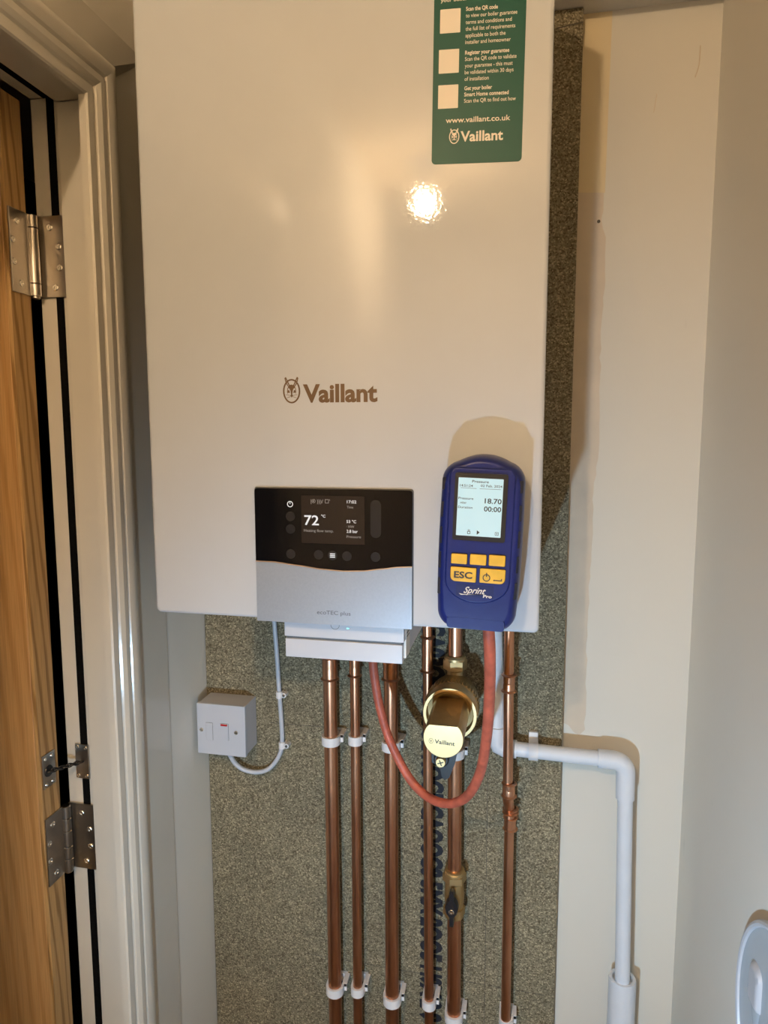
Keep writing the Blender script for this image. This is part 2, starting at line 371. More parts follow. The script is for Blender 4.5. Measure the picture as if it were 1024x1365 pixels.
# ================================================================= DOORWAY (left)
# architrave: moulded inner band, thin flat outer band, mitred at the corner
prof = [(0, 0), (0, .009), (.002, .0115), (.014, .0120), (.016, .0100), (.0175, .0100), (.020, .0135), (.027, .0165), (.036, .0165), (.038, .0130), (.0395, .0130), (.042, .0168), (.050, .0190), (.060, .0185), (.066, .0160), (.070, .0105), (.0715, .0030), (1.0, .0030), (1.0, 0)]
prof = [(a*.83 if a < 1 else a, h) for a, h in prof]
YI, ZI, YN = -.2945, 1.9595, -1.015
fl_y, fl_z = .149, .110
def arch_segment(ends):
    bm = bm_new(); n = len(prof); R = [[bm.verts.new(e(s, h)) for s, h in prof] for e in ends]
    for a, b in zip(R, R[1:]):
        for i in range(n): bm.faces.new((a[i], a[(i+1) % n], b[(i+1) % n], b[i]))
    for rr, fl in ((R[0], True), (R[-1], False)): bm.faces.new(rr[::-1] if fl else rr)
    return bm
sy = lambda s: s if s < 1 else fl_y
sz = lambda s: s if s < 1 else fl_z
jam_bot = lambda s, h: Vector((XL+h, YI+sy(s), 0)); jam_top = lambda s, h: Vector((XL+h, YI+sy(s), ZI+sz(s)))
near_top = lambda s, h: Vector((XL+h, YN-sz(s), ZI+sz(s))); near_bot = lambda s, h: Vector((XL+h, YN-sz(s), 0))
obj_arch = thing('trim_1', 'cream gloss moulded door architrave', None, (XL, YI, 0), kind='structure')
for ends, nm in (((jam_bot, jam_top), 'architrave_upright'), ((jam_top, near_top), 'architrave_head'), ((near_top, near_bot), 'architrave_upright')):
    obj(nm, arch_segment(ends), 'gloss_paint', obj_arch, angle=25)
# lining with stop and rebate
lin = thing('trim_2', 'cream gloss door lining with black seal strips', None, (XL, -.26, 0), kind='structure')
YS, YR, ZS, ZR = -.2645, -.2545, 1.969, 1.981
YNS, YNR = -1.043, -1.053
bm = bm_new(); add_box(bm, (-.1595, YS, 0), (XL, -.235, ZS), .0015); obj('door_stop', bm, 'gloss_paint', lin)
bm = bm_new(); add_box(bm, (-.2035, YR, 0), (-.1602, -.235, ZR), .0015); obj('jamb', bm, 'gloss_paint', lin)
bm = bm_new(); add_box(bm, (-.1595, YNS, ZS), (XL, YS, 2.0), .0015); obj('head_stop', bm, 'gloss_paint', lin)
bm = bm_new(); add_box(bm, (-.2035, YNR, ZR), (-.1602, YR, 2.0), .0015); obj('head_lining', bm, 'gloss_paint', lin)
bm = bm_new(); add_box(bm, (-.2035, -1.075, 0), (-.1602, YNR, ZR), .0015); obj('jamb', bm, 'gloss_paint', lin)
bm = bm_new(); add_box(bm, (-.1595, -1.075, 0), (XL, YNS, ZS), .0015); obj('door_stop', bm, 'gloss_paint', lin)
bm = bm_new(); add_box(bm, (-.1800, YR-.0012, .0), (-.1695, YR, ZR)); obj('seal_strip', bm, 'gap_black', lin)
bm = bm_new(); add_box(bm, (-.1835, YNR, ZR-.0014), (-.1670, YR-.0012, ZR)); obj('seal_strip', bm, 'gap_black', lin)

door = thing('door_1', 'oak door standing open at the left with steel hinges', None, (-.205, -.271, 0), kind='structure')
DX, D0, D1 = -.205, -.307, -.271
bm = bm_new(); add_box(bm, (-.965, D0, .01), (DX-.006, D1, 1.972), .0008, 1); obj('door_panel', bm, 'oak_face', door)
bm = bm_new(); add_box(bm, (DX-.0059, D0, .01), (DX, D1, 1.972), .0012, 2); obj('edge_lipping', bm, 'oak_edge', door, 'swirl-grained oak edge strip')
def screw_bm(c, n, r=.0043):
    bm = bm_new(); add_lathe(bm, c, n, [(r, 0), (r, .0006), (r*.8, .0013), (r*.42, .0013), (r*.30, .0004), (0, .0004)], 16); return bm
def add_hinge(z0, z1, dark):
    hg = obj('hinge', *[(lambda b: (add_box(b, (-.2035, YR-.0042, z0), (-.1628, YR-.0018, z1), .0004, 1), b)[1])(bm_new()), 'steel'], door, 'steel projection hinge with eight screws')
    bm = bm_new(); add_box(bm, (DX+.0001, D0+.002, z0), (DX+.0024, -.2705, z1), .0004, 1); obj('hinge_leaf', bm, 'steel', hg)
    kx, ky = -.2015, -.2660; n = 5 if dark else 3
    cuts = [0, .19, .38, .62, .81, 1] if dark else [0, .16, .84, 1]
    for a, b in zip(cuts, cuts[1:]):
        bm = bm_new(); za, zb = z0+(z1-z0)*a+.0004, z0+(z1-z0)*b-.0004
        add_lathe(bm, (kx, ky, za), (0, 0, 1), [(.0060, 0), (.0068, .0006), (.0068, zb-za-.0006), (.0060, zb-za)], 20); obj('knuckle', bm, 'steel', hg)
    bm = bm_new(); add_lathe(bm, (kx, ky, z0-.0035), (0, 0, 1), [(.003, 0), (.0052, .0015), (.0052, .0038)], 20); obj('hinge_pin', bm, 'steel', hg)
    for t, x, y in ((.86, -.182, -.292), (.62, -.1708, -.3005), (.36, -.1705, -.3005), (.12, -.178, -.290)):
        z = z0+(z1-z0)*t
        obj('screw', screw_bm((x, YR-.0042, z), (0, -1, 0)), 'steel_bright', hg); obj('screw', screw_bm((DX+.0024, y, z), (1, 0, 0)), 'steel_bright', hg)
add_hinge(1.735, 1.8365, False); add_hinge(.942, 1.0395, True)
cl = obj('chain_closer', *[(lambda b: (add_box(b, (-.1875, YR-.0035, 1.0775), (-.1670, YR-.0012, 1.1275), .0003, 1), b)[1])(bm_new()), 'steel'], door, 'small steel chain door closer')
bm = bm_new(); add_box(bm, (DX, -.3035, 1.0815), (DX+.0018, -.279, 1.1285), .0003, 1); obj('closer_plate', bm, 'steel', cl)
bm = bm_new(); add_lathe(bm, (DX+.0018, -.293, 1.104), (1, 0, 0), [(.008, 0), (.0075, .0012), (.003, .0012)], 16); obj('chain_guide', bm, 'black', cl)
ca, cb = Vector((DX+.0025, -.294, 1.1035)), Vector((-.176, YR-.005, 1.1035))
for i in range(9):
    c = ca.lerp(cb, (i+.5)/9); d = (cb-ca).normalized(); s = Vector((0, 0, 1)) if i % 2 else Vector((0, 0, 1)).cross(d)
    bm = bm_new(); pts = [c + d*.0042*math.cos(a) + s*.0026*math.sin(a) for a in [2*math.pi*k/12 for k in range(13)]]
    add_tube(bm, pts, .0010, 6, smooth=False); obj('chain_link', bm, 'black', cl)
for x, z in ((-.1840, 1.1235), (-.1712, 1.1225), (-.1840, 1.0815), (-.1712, 1.0815)): obj('screw', screw_bm((x, YR-.0035, z), (0, -1, 0), .0028), 'steel_bright', cl)
for y, z in ((-.2985, 1.0870), (-.286, 1.0865), (-.2985, 1.123), (-.286, 1.123)): obj('screw', screw_bm((DX+.0018, y, z), (1, 0, 0), .0026), 'steel_bright', cl)

# ================================================================= BOILER
BX0, BX1, BY, BZ, BT = 0, .44, -.35, 1.35, 2.128
bo = thing('boiler', 'large white wall-hung gas boiler with a green sticker and black display', 'boiler', (.22, -.18, BZ))
bm = bm_new()
out = rrect(BX0, BZ, BX1, BT, .006, 5); inn = lambda e: rrect(BX0+e, BZ+e, BX1-e, BT-e, .006, 5)
F = lambda u, v, h: Vector((u, -h, v))
add_stack(bm, [(out, .0185), (out, .3455), (inn(.0012), .3487), (inn(.0045), .35)], F)
obj('casing', bm, 'enamel', bo, angle=50)
bm = bm_new(); hare_emblem(bm, .1727, 1.6052, .0275, front(BY)); obj('hare_emblem', bm, 'bronze', bo, 'bronze oval hare emblem')
lettering('brand_lettering', [('Vaillant', .1856, 1.5930, .0190, .0822, .034)], 'bronze', bo, front(BY), .0003)
# green guarantee sticker (slightly tilted)
th = math.radians(-2.4); SX, SZ = .3237, 1.8262; ct, st = math.cos(th), math.sin(th)
def stf(base): return lambda u, v, h: Vector((SX+u*ct-v*st*.25, BY-base-h, SZ+u*st+v*ct))
sb = bm_new(); add_prism(sb, rrect(0, 0, .0885, .175, .004), stf(0), 0, .0003); sk = obj('guarantee_sticker', sb, 'green', bo, 'green sticker with white lettering')
for (u, v) in ((.0062, .1215), (.0056, .0848), (.0055, .0522)):
    b = bm_new(); add_prism(b, rrect(u, v, u+.0198, v+.0218, .0004, 1), stf(.0003), 0, .0001); obj('white_square', b, 'paper', sk)
tx = []
for s, v, wd, b_ in (('Scan the QR code', .1404, .0305, .022), ('to view our boiler guarantee', .1344, .0490, .006), ('terms and conditions and', .1284, .0440, .006), ('the full list of requirements', .1224, .0475, .006), ('applicable to both the', .1164, .0385, .006), ('installer and homeowner', .1104, .0435, .006),
                     ('Register your guarantee', .1008, .0425, .022), ('Scan the QR code to validate', .0950, .0495, .006), ('your guarantee - this must', .0889, .0460, .006), ('be validated within 30 days', .0829, .0470, .006), ('of installation', .0768, .0235, .006),
                     ('Get your boiler', .0682, .0270, .022), ('Smart Home connected', .0625, .0430, .022), ('Scan the QR to find out how', .0566, .0500, .006)):
    tx.append((s, .0312, v, .0037, wd, b_))
tx.append(('www.vaillant.co.uk', .0135, .0386, .0052, .0630, .012)); tx.append(('Vaillant', .0285, .0208, .0098, .0415, .024)); tx.append(('your boiler', .0065, .1500, .0032, .026, .018))
lettering('sticker_lettering', tx, 'paper', sk, stf(.0003), .0001)
b = bm_new(); hare_emblem(b, .0222, .0258, .0142, stf(.0003), .0001); obj('sticker_emblem', b, 'paper', sk)

# display and fascia
P0, P1, Q0, Q1 = .1285, .3060, 1.3485, 1.4990
def wave(x):
    pts = [(.1285, 1.4171), (.150, 1.4168), (.180, 1.4137), (.205, 1.4107), (.230, 1.4095), (.252, 1.4105), (.274, 1.4136), (.290, 1.4161), (.306, 1.4171)]
    for (a, za), (b, zb) in zip(pts, pts[1:]):
        if x <= b: t = (x-a)/(b-a); t = t*t*(3-2*t)*.4+t*.6; return za+(zb-za)*t
    return pts[-1][1]
xs = [P0+(P1-P0)*i/40 for i in range(41)]
b = bm_new(); add_prism(b, rrect(P0-.0012, Q0+.0006, P1+.0012, Q1+.0012, .003), front(BY), -.0005, .0003); obj('panel_gap', b, 'grey_print', bo)
top = [(P1, Q1-.003), (P1-.0009, Q1-.0009), (P1-.003, Q1), (P0+.003, Q1), (P0+.0009, Q1-.0009), (P0, Q1-.003)]
b = bm_new(); add_prism(b, [(x, wave(x)+.0006) for x in xs] + top, front(BY), 0, .0035); dp = obj('display_panel', b, 'glass_black', bo, 'black glass control panel with a small screen')
b = bm_new(); add_prism(b, [(x, wave(x)-.0006) for x in xs][::-1] + [(P0, Q0), (P1, Q0)], front(BY), 0, .0035); fs = obj('fascia', b, 'silver', bo, 'silver metallic fascia below a wavy gold line')
b = bm_new(); add_prism(b, [(x, wave(x)+.0006) for x in xs] + [(x, wave(x)-.0006) for x in xs][::-1], front(BY), 0, .0040); obj('gold_line', b, 'gold', bo)
lettering('fascia_lettering', [('ecoTEC plus', .1993, 1.3600, .0046, .0385, .002)], 'grey_print', fs, front(BY-.0035), .0002)
pf = front(BY-.0035)
b = bm_new(); add_prism(b, rrect(.1828, 1.4393, .2540, 1.4919, .0006, 2), pf, 0, .0002); sc = obj('screen', b, 'lcd_dark', dp)
for (x, z) in ((.1701, 1.4684), (.1700, 1.4544), (.1698, 1.4265), (.2020, 1.4267), (.2341, 1.4262), (.2660, 1.4264), (.2179, 1.4264)):
    b = bm_new(); add_prism(b, ring_pts(x, z, .0053, .0053), pf, 0, .00015); obj('touch_key', b, 'key_grey', dp)
b = bm_new(); add_prism(b, rrect(.2605, 1.4472, .2722, 1.4882, .0058, 8), pf, 0, .00015); obj('slider_key', b, 'key_grey', dp)
b = bm_new(); add_ring(b, ring_pts(.1700, 1.4820, .0034, .0034), ring_pts(.1700, 1.4820, .0026, .0026), pf, 0, .0002)
add_prism(b, [(.1697, 1.4820), (.1703, 1.4820), (.1703, 1.4846), (.1697, 1.4846)], pf, 0, .0003)
obj('lit_symbol', b, 'lcd_white', dp)
for k in (-.0018, 0, .0018): b = bm_new(); add_prism(b, rrect(.2150, 1.4264+k-.0005, .2208, 1.4264+k+.0005, .0002, 1), pf, .0001, .0004); obj('menu_bar', b, 'lcd_white', dp)
sf = front(BY-.0037)
lettering('large_digits', [('72', .1862, 1.4595, .0112, .0165, .012)], 'lcd_white', dp, sf, .0001)
lettering('screen_lettering', [('\u00b0C', .2055, 1.4682, .0030, .0048, .02), ('17:02', .2346, 1.4842, .0034, .0105, .008), ('53 \u00b0C', .2340, 1.4628, .0032, .0108, .008), ('2.8 bar', .2340, 1.4521, .0034, .0124, .010)], 'lcd_white', dp, sf, .0001)
lettering('screen_lettering', [('Heating flow temp.', .1856, 1.4520, .0030, .0338, 0), ('Time', .2346, 1.4787, .0028, .0070, 0), ('\u00b7 HW', .2340, 1.4575, .0028, .0085, 0), ('Pressure', .2340, 1.4465, .0028, .0160, 0), ('|\u00ae )))/ \u25a1\'', .1940, 1.4838, .0042, .0215, 0)], 'lcd_dimtext', dp, sf, .0001)

# control box under the boiler -----------------------------------------
gb = thing('control_box', 'white plastic control box fixed under the boiler', 'box', (.223, -.26, 1.302))
b = bm_new(); add_box(b, (.1545, -.3345, 1.3018), (.2925, -.182, 1.3240), .0014); obj('lower_cover', b, 'white_plastic', gb)
b = bm_new(); add_box(b, (.1560, -.3325, 1.3235), (.2910, -.184, 1.3275)); obj('seam', b, 'grey_print', gb)
b = bm_new(); add_box(b, (.1540, -.3360, 1.3268), (.2945, -.182, 1.3495), .0014); up = obj('upper_cover', b, 'white_plastic', gb)
b = bm_new(); add_ring(b, ring_pts(.2150, 1.3432, .0052, .0052), ring_pts(.2150, 1.3432, .0047, .0047), front(-.336), 0, .0002); obj('button_ring', b, 'grey_print', gb)
b = bm_new(); add_prism(b, rrect(.2285, 1.3398, .2312, 1.3406, .0003, 2), front(-.336), 0, .0003); obj('indicator_light', b, 'led', gb)
b = bm_new(); add_box(b, (.2925, -.325, 1.306), (.2949, -.300, 1.3492)); sl = obj('side_label', b, 'paper', gb, 'small white label with black marks')
b = bm_new()
for z, l in ((1.345, .014), (1.341, .018), (1.337, .006), (1.333, .016), (1.329, .016)): add_box(b, (.2949, -.300-l-.004, z), (.2951, -.304, z+.0014))
obj('label_print', b, 'dark_print', sl)

# ================================================================= FLUE GAS ANALYSER
ga = thing('gas_analyser', 'blue handheld flue gas analyser with lit screen and yellow keys', 'meter', (0, 0, 0), local=True)
def outline(e=0, k=1.0):
    """front outline of the rubber boot in mm, pulled in by e"""
    pts = []
    W, T, Bt = 42.0-e, 84.5-e, -92.5+e
    # right side going up, domed top, left side down, rounded bottom
    for i in range(9): a = math.radians(-90+90*i/8); pts.append((W-2-17+17*math.cos(a), Bt+19+19*math.sin(a)))
    pts += [(W-.6, -50), (W, -20), (W, 20), (W-.6, 50)]
    for i in range(7): a = math.radians(4+70*i/6); pts.append((W-.6-21+21*math.cos(a), 57-e*.6+21*math.sin(a)))
    for i in range(1, 12):
        t = i/12; x = (W-.6-21+21*math.cos(math.radians(74)))*(1-2*t); z0 = 57-e*.6+21*math.sin(math.radians(74)); pts.append((x, z0 + (T-z0)*(1-(1-2*t)**2)))
    q = [(-x, z) for x, z in pts[:20]][::-1]
    pts += q
    return [(x/1000*k, z/1000*k) for x, z in pts]
G = lambda u, v, h: Vector((u, -h, v))
b = bm_new(); add_stack(b, [(outline(5), .000), (outline(1.5), .004), (outline(0), .010), (outline(0), .028), (outline(1.2), .036), (outline(4), .0415), (outline(8.5), .0445)], G); body = obj('rubber_boot', b, 'blue_rubber', ga, angle=60)
# raised U-shaped face plate
def u_plate(e):
    p = [(27-e, 71-e), (-27+e, 71-e)]
    p += [(-31+e, 65), (-31+e, 40), (-31+e, 0), (-31+e, -40)] + [(-31+e+(31-e)*(1-math.cos(math.radians(a)))*1.0, -40-(21.5-e)*math.sin(math.radians(a))) for a in (15, 30, 45, 60, 75, 90)]
    p += [(-x, z) for x, z in p[2:-1]][::-1]
    return [(x/1000, z/1000) for x, z in p]
b = bm_new(); add_stack(b, [(u_plate(-1.5), .044), (u_plate(-.5), .0458), (u_plate(.8), .0464)], G); obj('face_plate', b, 'blue_rubber', ga, angle=60)
b = bm_new(); add_prism(b, rrect(-.0262, .0005, .0248, .0668, .002), G, .0462, .0478); bz = obj('screen_bezel', b, 'black', ga)
b = bm_new(); add_prism(b, rrect(-.0228, .0053, .0205, .0622, .0004, 1), G, .0478, .0480); lc = obj('lcd_screen', b, 'lcd_lit', ga, 'lit pale blue screen')
GL = lambda u, v, h: Vector((u, -.0480-h, v))
lettering('screen_lettering', [('Pressure', -.0095, .0578, .0026, .0160, .012), ('14:51:24', -.0212, .0534, .0024, .0125, .008), ('02 Feb. 2024', -.0010, .0540, .0024, .0205, .008), ('Pressure', -.0220, .0410, .0023, .0145, .008), ('mbar', -.0200, .0368, .0022, .0060, .008), ('Duration', -.0220, .0322, .0023, .0140, .008), ('18.70', .0035, .0382, .0050, .0162, .018), ('00:00', .0032, .0304, .0050, .0165, .018)], 'dark_print', bz, GL, .0001)
b = bm_new()
add_prism(b, [(-.0205, .0524), (-.0050, .0522), (-.0050, .0519), (-.0205, .0521)], GL, 0, .0001); obj('screen_line', b, 'dark_print', bz); b = bm_new(); add_prism(b, [(-.0020, .0522), (.0185, .0524), (.0185, .0521), (-.0020, .0519)], GL, 0, .0001); obj('screen_line', b, 'dark_print', bz); b = bm_new()
add_ring(b, rrect(-.0118, .0072, -.0088, .0100, .0003, 1), rrect(-.0113, .0077, -.0093, .0095, .0002, 1), GL, 0, .0001); add_ring(b, rrect(-.0113, .0102, -.0093, .0116, .0003, 1), rrect(-.0109, .0105, -.0097, .0113, .0001, 1), GL, 0, .0001)
obj('screen_icon', b, 'dark_print', bz); b = bm_new(); add_prism(b, [(-.0025, .0070), (.0003, .0092), (-.0025, .0114)], GL, 0, .0001); obj('screen_icon', b, 'dark_print', bz); b = bm_new()
add_ring(b, rrect(.0150, .0074, .0185, .0106, .0003, 1), rrect(.0154, .0078, .0181, .0102, .0002, 1), GL, 0, .0001); add_prism(b, ring_pts(.0168, .0090, .0006, .0006, 8), GL, 0, .0001)
obj('screen_icon', b, 'dark_print', bz)
KY = lambda u, v, h: Vector((u, -.0462-h, v))
def key(x0, z0, x1, z1, r):
    b = bm_new(); i = .0006; add_prism(b, rrect(x0-i, z0-i, x1+i, z1+i, [q+.0004 for q in r]), KY, 0, .0004); o = obj('key_surround', b, 'black', ga)
    b = bm_new(); add_stack(b, [(rrect(x0, z0, x1, z1, r), .0003), (rrect(x0, z0, x1, z1, r), .0018), (rrect(x0+.0009, z0+.0009, x1-.0009, z1-.0009, r), .0024)], KY)
    return obj('key', b, 'yellow', ga)
R1 = [.001]*4
key(-.0262, -.0232, -.0107, -.0134, R1); key(-.0077, -.0230, .0081, -.0128, R1); key(.0107, -.0228, .0264, -.0122, R1)
k1 = key(-.0262, -.0408, -.0010, -.0266, [.001, .001, .005, .001]); k2 = key(.0026, -.0404, .0272, -.0262, [.001, .001, .001, .005])
KT = lambda u, v, h: Vector((u, -.0486-h, v))
lettering('key_lettering', [('ESC', -.0226, -.0370, .0066, .0180, .03)], 'dark_print', k1, KT, .0002)
b = bm_new(); add_ring(b, ring_pts(.0093, -.0350, .0037, .0037), ring_pts(.0093, -.0350, .0028, .0028), KT, 0, .0002); add_prism(b, [(.0088, -.0340), (.0098, -.0340), (.0098, -.0300), (.0088, -.0300)], KT, 0, .0003)
add_prism(b, [(.0158, -.0370), (.0170, -.0380), (.0170, -.0374), (.0244, -.0374), (.0244, -.0350), (.0234, -.0350), (.0234, -.0364), (.0170, -.0364), (.0170, -.0360)], KT, 0, .0002)
obj('key_symbol', b, 'dark_print', k2)
b = bm_new(); add_prism(b, rrect(-.0200, -.0560, .0170, -.0432, .001), KY, -.0002, .0003); bd = obj('name_badge', b, 'blue_dark', ga)
BD = lambda u, v, h: Vector((u, -.0465-h, v))
lettering('badge_lettering', [('Sprint', -.0128, -.0522, .0066, .0205, .012, .45), ('Pro', .0068, -.0556, .0030, .0085, .03, .1)], 'paper', bd, BD, .0002)
b = bm_new(); add_prism(b, [(-.0125, -.0536), (.0055, -.0530), (.0075, -.0524), (-.0120, -.0542), (-.0150, -.0545), (-.0172, -.0530)], BD, 0, .0002); obj('badge_flourish', b, 'paper', bd)
for s in (-1, 1):
    for (a, c) in ((61.5, 48.5), (37.5, 21), (12.3, -5.5), (-13, -30.5), (-39.5, -57)):
        b = bm_new(); w0 = .0402 if abs(a) < 55 else .0395
        add_stack(b, [(rrect(min(s*.0338, s*.0398), c/1000, max(s*.0338, s*.0398), a/1000, .0012), .030), (rrect(min(s*.0342, s*.0392), c/1000+.0005, max(s*.0342, s*.0392), a/1000-.0005, .001), .0420)], G)
        obj('side_grip', b, 'grip', ga)
b = bm_new(); add_stack(b, [(rrect(-.0290, -.0900, .0300, -.0770, .003), .036), (rrect(-.0280, -.0895, .0290, -.0785, .003), .0446)], G); obj('end_panel', b, 'blue_rubber', ga, angle=60)
ga.location = (.380, BY-.0004, 1.455); ga.rotation_euler = (0, math.radians(2.2), 0); ga.scale = (.985, 1.2, .985)
del ga['_local']

# red sampling hose ------------------------------------------------------
pts = [(.2188, -.168, 1.349), (.2190, -.166, 1.30), (.2196, -.163, 1.256), (.2212, -.160, 1.222), (.2298, -.160, 1.1733), (.2449, -.160, 1.1248), (.2717, -.165, 1.0788), (.3005, -.180, 1.0613), (.3307, -.200, 1.0661), (.3575, -.225, 1.0924), (.3763, -.260, 1.145), (.3856, -.300, 1.2121), (.3896, -.335, 1.2798), (.3903, -.365, 1.3318), (.3889, -.3765, 1.3640)]
b = bm_new(); add_tube(b, pts, .0062, 18, n=8); tag(obj('rubber_hose', b, 'hose'), 'red-orange rubber hose looping from the boiler down and up to the analyser', 'hose')

# ================================================================= COPPER PIPES
PY = -.050
def add_pipe(bm, x0, z0, x1, z1, r):
    add_cyl(bm, (x0, PY, z0), (x1, PY, z1), r, 28)
def coupling(z0, z1, r, x, bead=.0030):
    """end-feed fitting: sleeve with a raised bead at each open end"""
    b = bm_new(); L = z1-z0; R = r+.0013
    add_lathe(b, (x, PY, z0), (0, 0, 1), [(r, 0), (R, .0002), (R+bead*.7, .0010), (R+bead, .0020), (R+bead*.7, .0030), (R, .0042), (R, L*.44), (R-.0006, L*.5), (R, L*.56), (R, L-.0042), (R+bead*.7, L-.0030), (R+bead, L-.0020), (R+bead*.7, L-.0010), (R, L-.0002), (r, L)], 32, False); return b
def pipe(label, r, xt, xb, zt=1.349, zb=.02):
    t = thing('copper_pipe', label, 'pipe', (xt, PY, 0), 'copper pipes running down the backing board')
    b = bm_new(); add_pipe(b, xt, zt, xb, zb, r); obj('pipe', b, 'copper', t); return t
g = .0115; h = .0078
def xat(a, bq, z): return a[0] + (bq[0]-a[0])*(z-a[1])/(bq[1]-a[1])
A = ((.1240, 1.176), (.1275, .597)); Bp = ((.1650, 1.178), (.1670, .604)); Cc = ((.2233, 1.183), (.2259, .615)); D = ((.2811, 1.235), (.2873, .640)); E_ = ((.3240, 1.238), (.3283, .620)); Ff = ((.4051, 1.243), (.4124, .636))
def run(P): return xat(*P, 1.349), xat(*P, .02)
pa = pipe('leftmost copper pipe, thick, coming down from the control box', .011, *run(A))
obj('fitting', coupling(1.168, 1.208, .011, .1241), 'copper', pa)
b = bm_new(); add_lathe(b, (.1241, PY, 1.206), (0, 0, 1), [(.013, 0), (.0165, .004), (.0165, .016), (.012, .022)], 32); obj('union_nut', b, 'copper', pa)
pb = pipe('thin copper pipe second from the left, under the control box', .0075, *run(Bp))
obj('fitting', coupling(1.176, 1.210, .0075, .1651), 'copper', pb)
b = bm_new(); add_lathe(b, (.1651, PY, 1.208), (0, 0, 1), [(.009, 0), (.012, .003), (.012, .013), (.009, .018)], 32); obj('union_nut', b, 'copper', pb)
pc = pipe('thick copper pipe third from the left, crossed by the red hose', .011, *run(Cc))
obj('fitting', coupling(1.175, 1.210, .011, .2233), 'copper', pc)
b = bm_new(); add_lathe(b, (.2233, PY, 1.208), (0, 0, 1), [(.013, 0), (.0165, .004), (.0165, .016), (.012, .022)], 32); obj('union_nut', b, 'copper', pc)
pd = pipe('thin copper pipe running over the black print on the board', .0075, *run(D))
obj('fitting', coupling(1.192, 1.250, .0075, .2812), 'copper', pd)
pe = pipe('thick copper pipe carrying the brass filter and the brass valve', .011, *run(E_))
PY = -.0650
pf_ = pipe('thin rightmost copper pipe with an offset joint halfway down', .0075, xat(*Ff, 1.349), xat(*Ff, 1.02), 1.349, 1.02)
b = bm_new(); x0 = xat(*Ff, 1.022); add_tube(b, [(x0, PY, 1.030), (x0, PY, 1.012), (x0+.0008, PY+.004, 1.000), (x0+.0025, PY+.0145, .982), (x0+.003, PY+.0145, .966), (x0+.003, PY+.0145, .95)], .0082, 20); obj('offset_bend', b, 'copper', pf_)
b = bm_new(); add_cyl(b, (x0+.003, PY+.0145, .955), (.4125, PY+.0145, .02), .0075, 28); obj('pipe', b, 'copper', pf_)
obj('fitting', coupling(1.175, 1.204, .0075, .4062), 'copper', pf_)
obj('fitting', coupling(1.010, 1.034, .0075, .4095), 'copper', pf_)
PY = -.048
obj('fitting', coupling(.974, .984, .0085, .4122), 'copper', pf_); obj('fitting', coupling(.947, .970, .0075, .4124), 'copper', pf_)
PY = -.050

# pipe clips ----------------------------------------------------------------
def clip(x, z, r, label, wall=-.018, py=None):
    py = PY if py is None else py
    t = thing('pipe_clip', label, 'clip', (x, wall, z), 'white plastic pipe clips on the board')
    zb, zt = z-.0072, z+.0072; ri, ro = r+.0002, r+.0040
    pl = []
    n = 14
    for i in range(n+1): a = math.radians(180+180*i/n); pl.append((x+ro*math.cos(a), py+ro*math.sin(a)))
    pl += [(x+ro, wall-.006), (x+ri, wall-.006)]
    for i in range(n, -1, -1): a = math.radians(180+180*i/n); pl.append((x+ri*math.cos(a), py+ri*math.sin(a)))
    pl += [(x-ri, wall-.006), (x-ro, wall-.006)]
    b = bm_new(); add_prism(b, pl, lambda u, v, hh: Vector((u, v, hh)), zb, zt); obj('clip_band', b, 'clip_plastic', t)
    b = bm_new(); add_box(b, (x-ro, wall-.0068, zb), (x+ro, wall, zt), .0006, 1); obj('clip_base', b, 'clip_plastic', t)
    b = bm_new(); add_box(b, (x+ro-.0004, py+.004, zb+.002), (x+ro+.0045, py+.0065, zt+.001), .0005, 1); add_box(b, (x+ro-.0004, py+.004, zt-.005), (x+ro+.0045, wall-.004, zt+.0008), .0005, 1); obj('clip_latch', b, 'clip_plastic', t)
    return t
for P, r, z, lb in ((A, .011, 1.068, 'upper white clip on the leftmost copper pipe'), (Bp, .0075, 1.072, 'upper white clip on the thin second copper pipe'), (Cc, .011, 1.068, 'upper white clip behind the red hose on the third pipe'), (E_, .011, 1.066, 'white clip half hidden behind the brass filter'),
                    (A, .011, .628, 'lowest white clip on the leftmost copper pipe'), (Bp, .0075, .633, 'lower white clip on the thin second copper pipe'), (Cc, .011, .627, 'lower white clip on the third copper pipe'), (D, .0075, .631, 'lower white clip on the fourth pipe, over the black print'), (E_, .011, .614, 'lower white clip on the pipe below the brass valve')):
    clip(xat(*P, z), z, r, lb)
clip(.4124, .619, .0075, 'lower white clip on the thin rightmost copper pipe', py=-.048)

# ================================================================= MAGNETIC FILTER
FX, FZ = .3238, 1.1565
mf = thing('magnetic_filter', 'round brass magnetic filter sticking out from a copper pipe', 'filter', (FX, -.08, FZ))
b = bm_new(); add_lathe(b, (FX, -.028, FZ), (0, -1, 0), [(.020, 0), (.027, .004), (.033, .012), (.0375, .030), (.0390, .052), (.0390, .066), (.037, .068)], 48); obj('filter_body', b, 'brass_cast', mf)
b = bm_new()
for i in range(44):
    a = 2*math.pi*i/44; c = Vector((FX+.0393*math.cos(a), 0, FZ+.0393*math.sin(a))); d = Vector((math.cos(a), 0, math.sin(a)))
    s = Vector((-d.z, 0, d.x)); v = [c+d*q+s*w_*.0016 for q, w_ in ((-.001, -1), (.0012, -.6), (.0012, .6), (-.001, 1))]
    add_prism(b, [(p.x, p.z) for p in v], lambda u, w2, hh: Vector((u, -hh, w2)), .080, .094)
obj('knurled_grip', b, 'brass_cast', mf)
b = bm_new(); add_lathe(b, (FX, -.094, FZ), (0, -1, 0), [(.0345, 0), (.0385, .002), (.0395, .010), (.0395, .024), (.0385, .0265), (.0345, .0265), (.0335, .0245), (.0335, .014), (.0265, .012)], 48, False); obj('ring_nut', b, 'brass', mf)
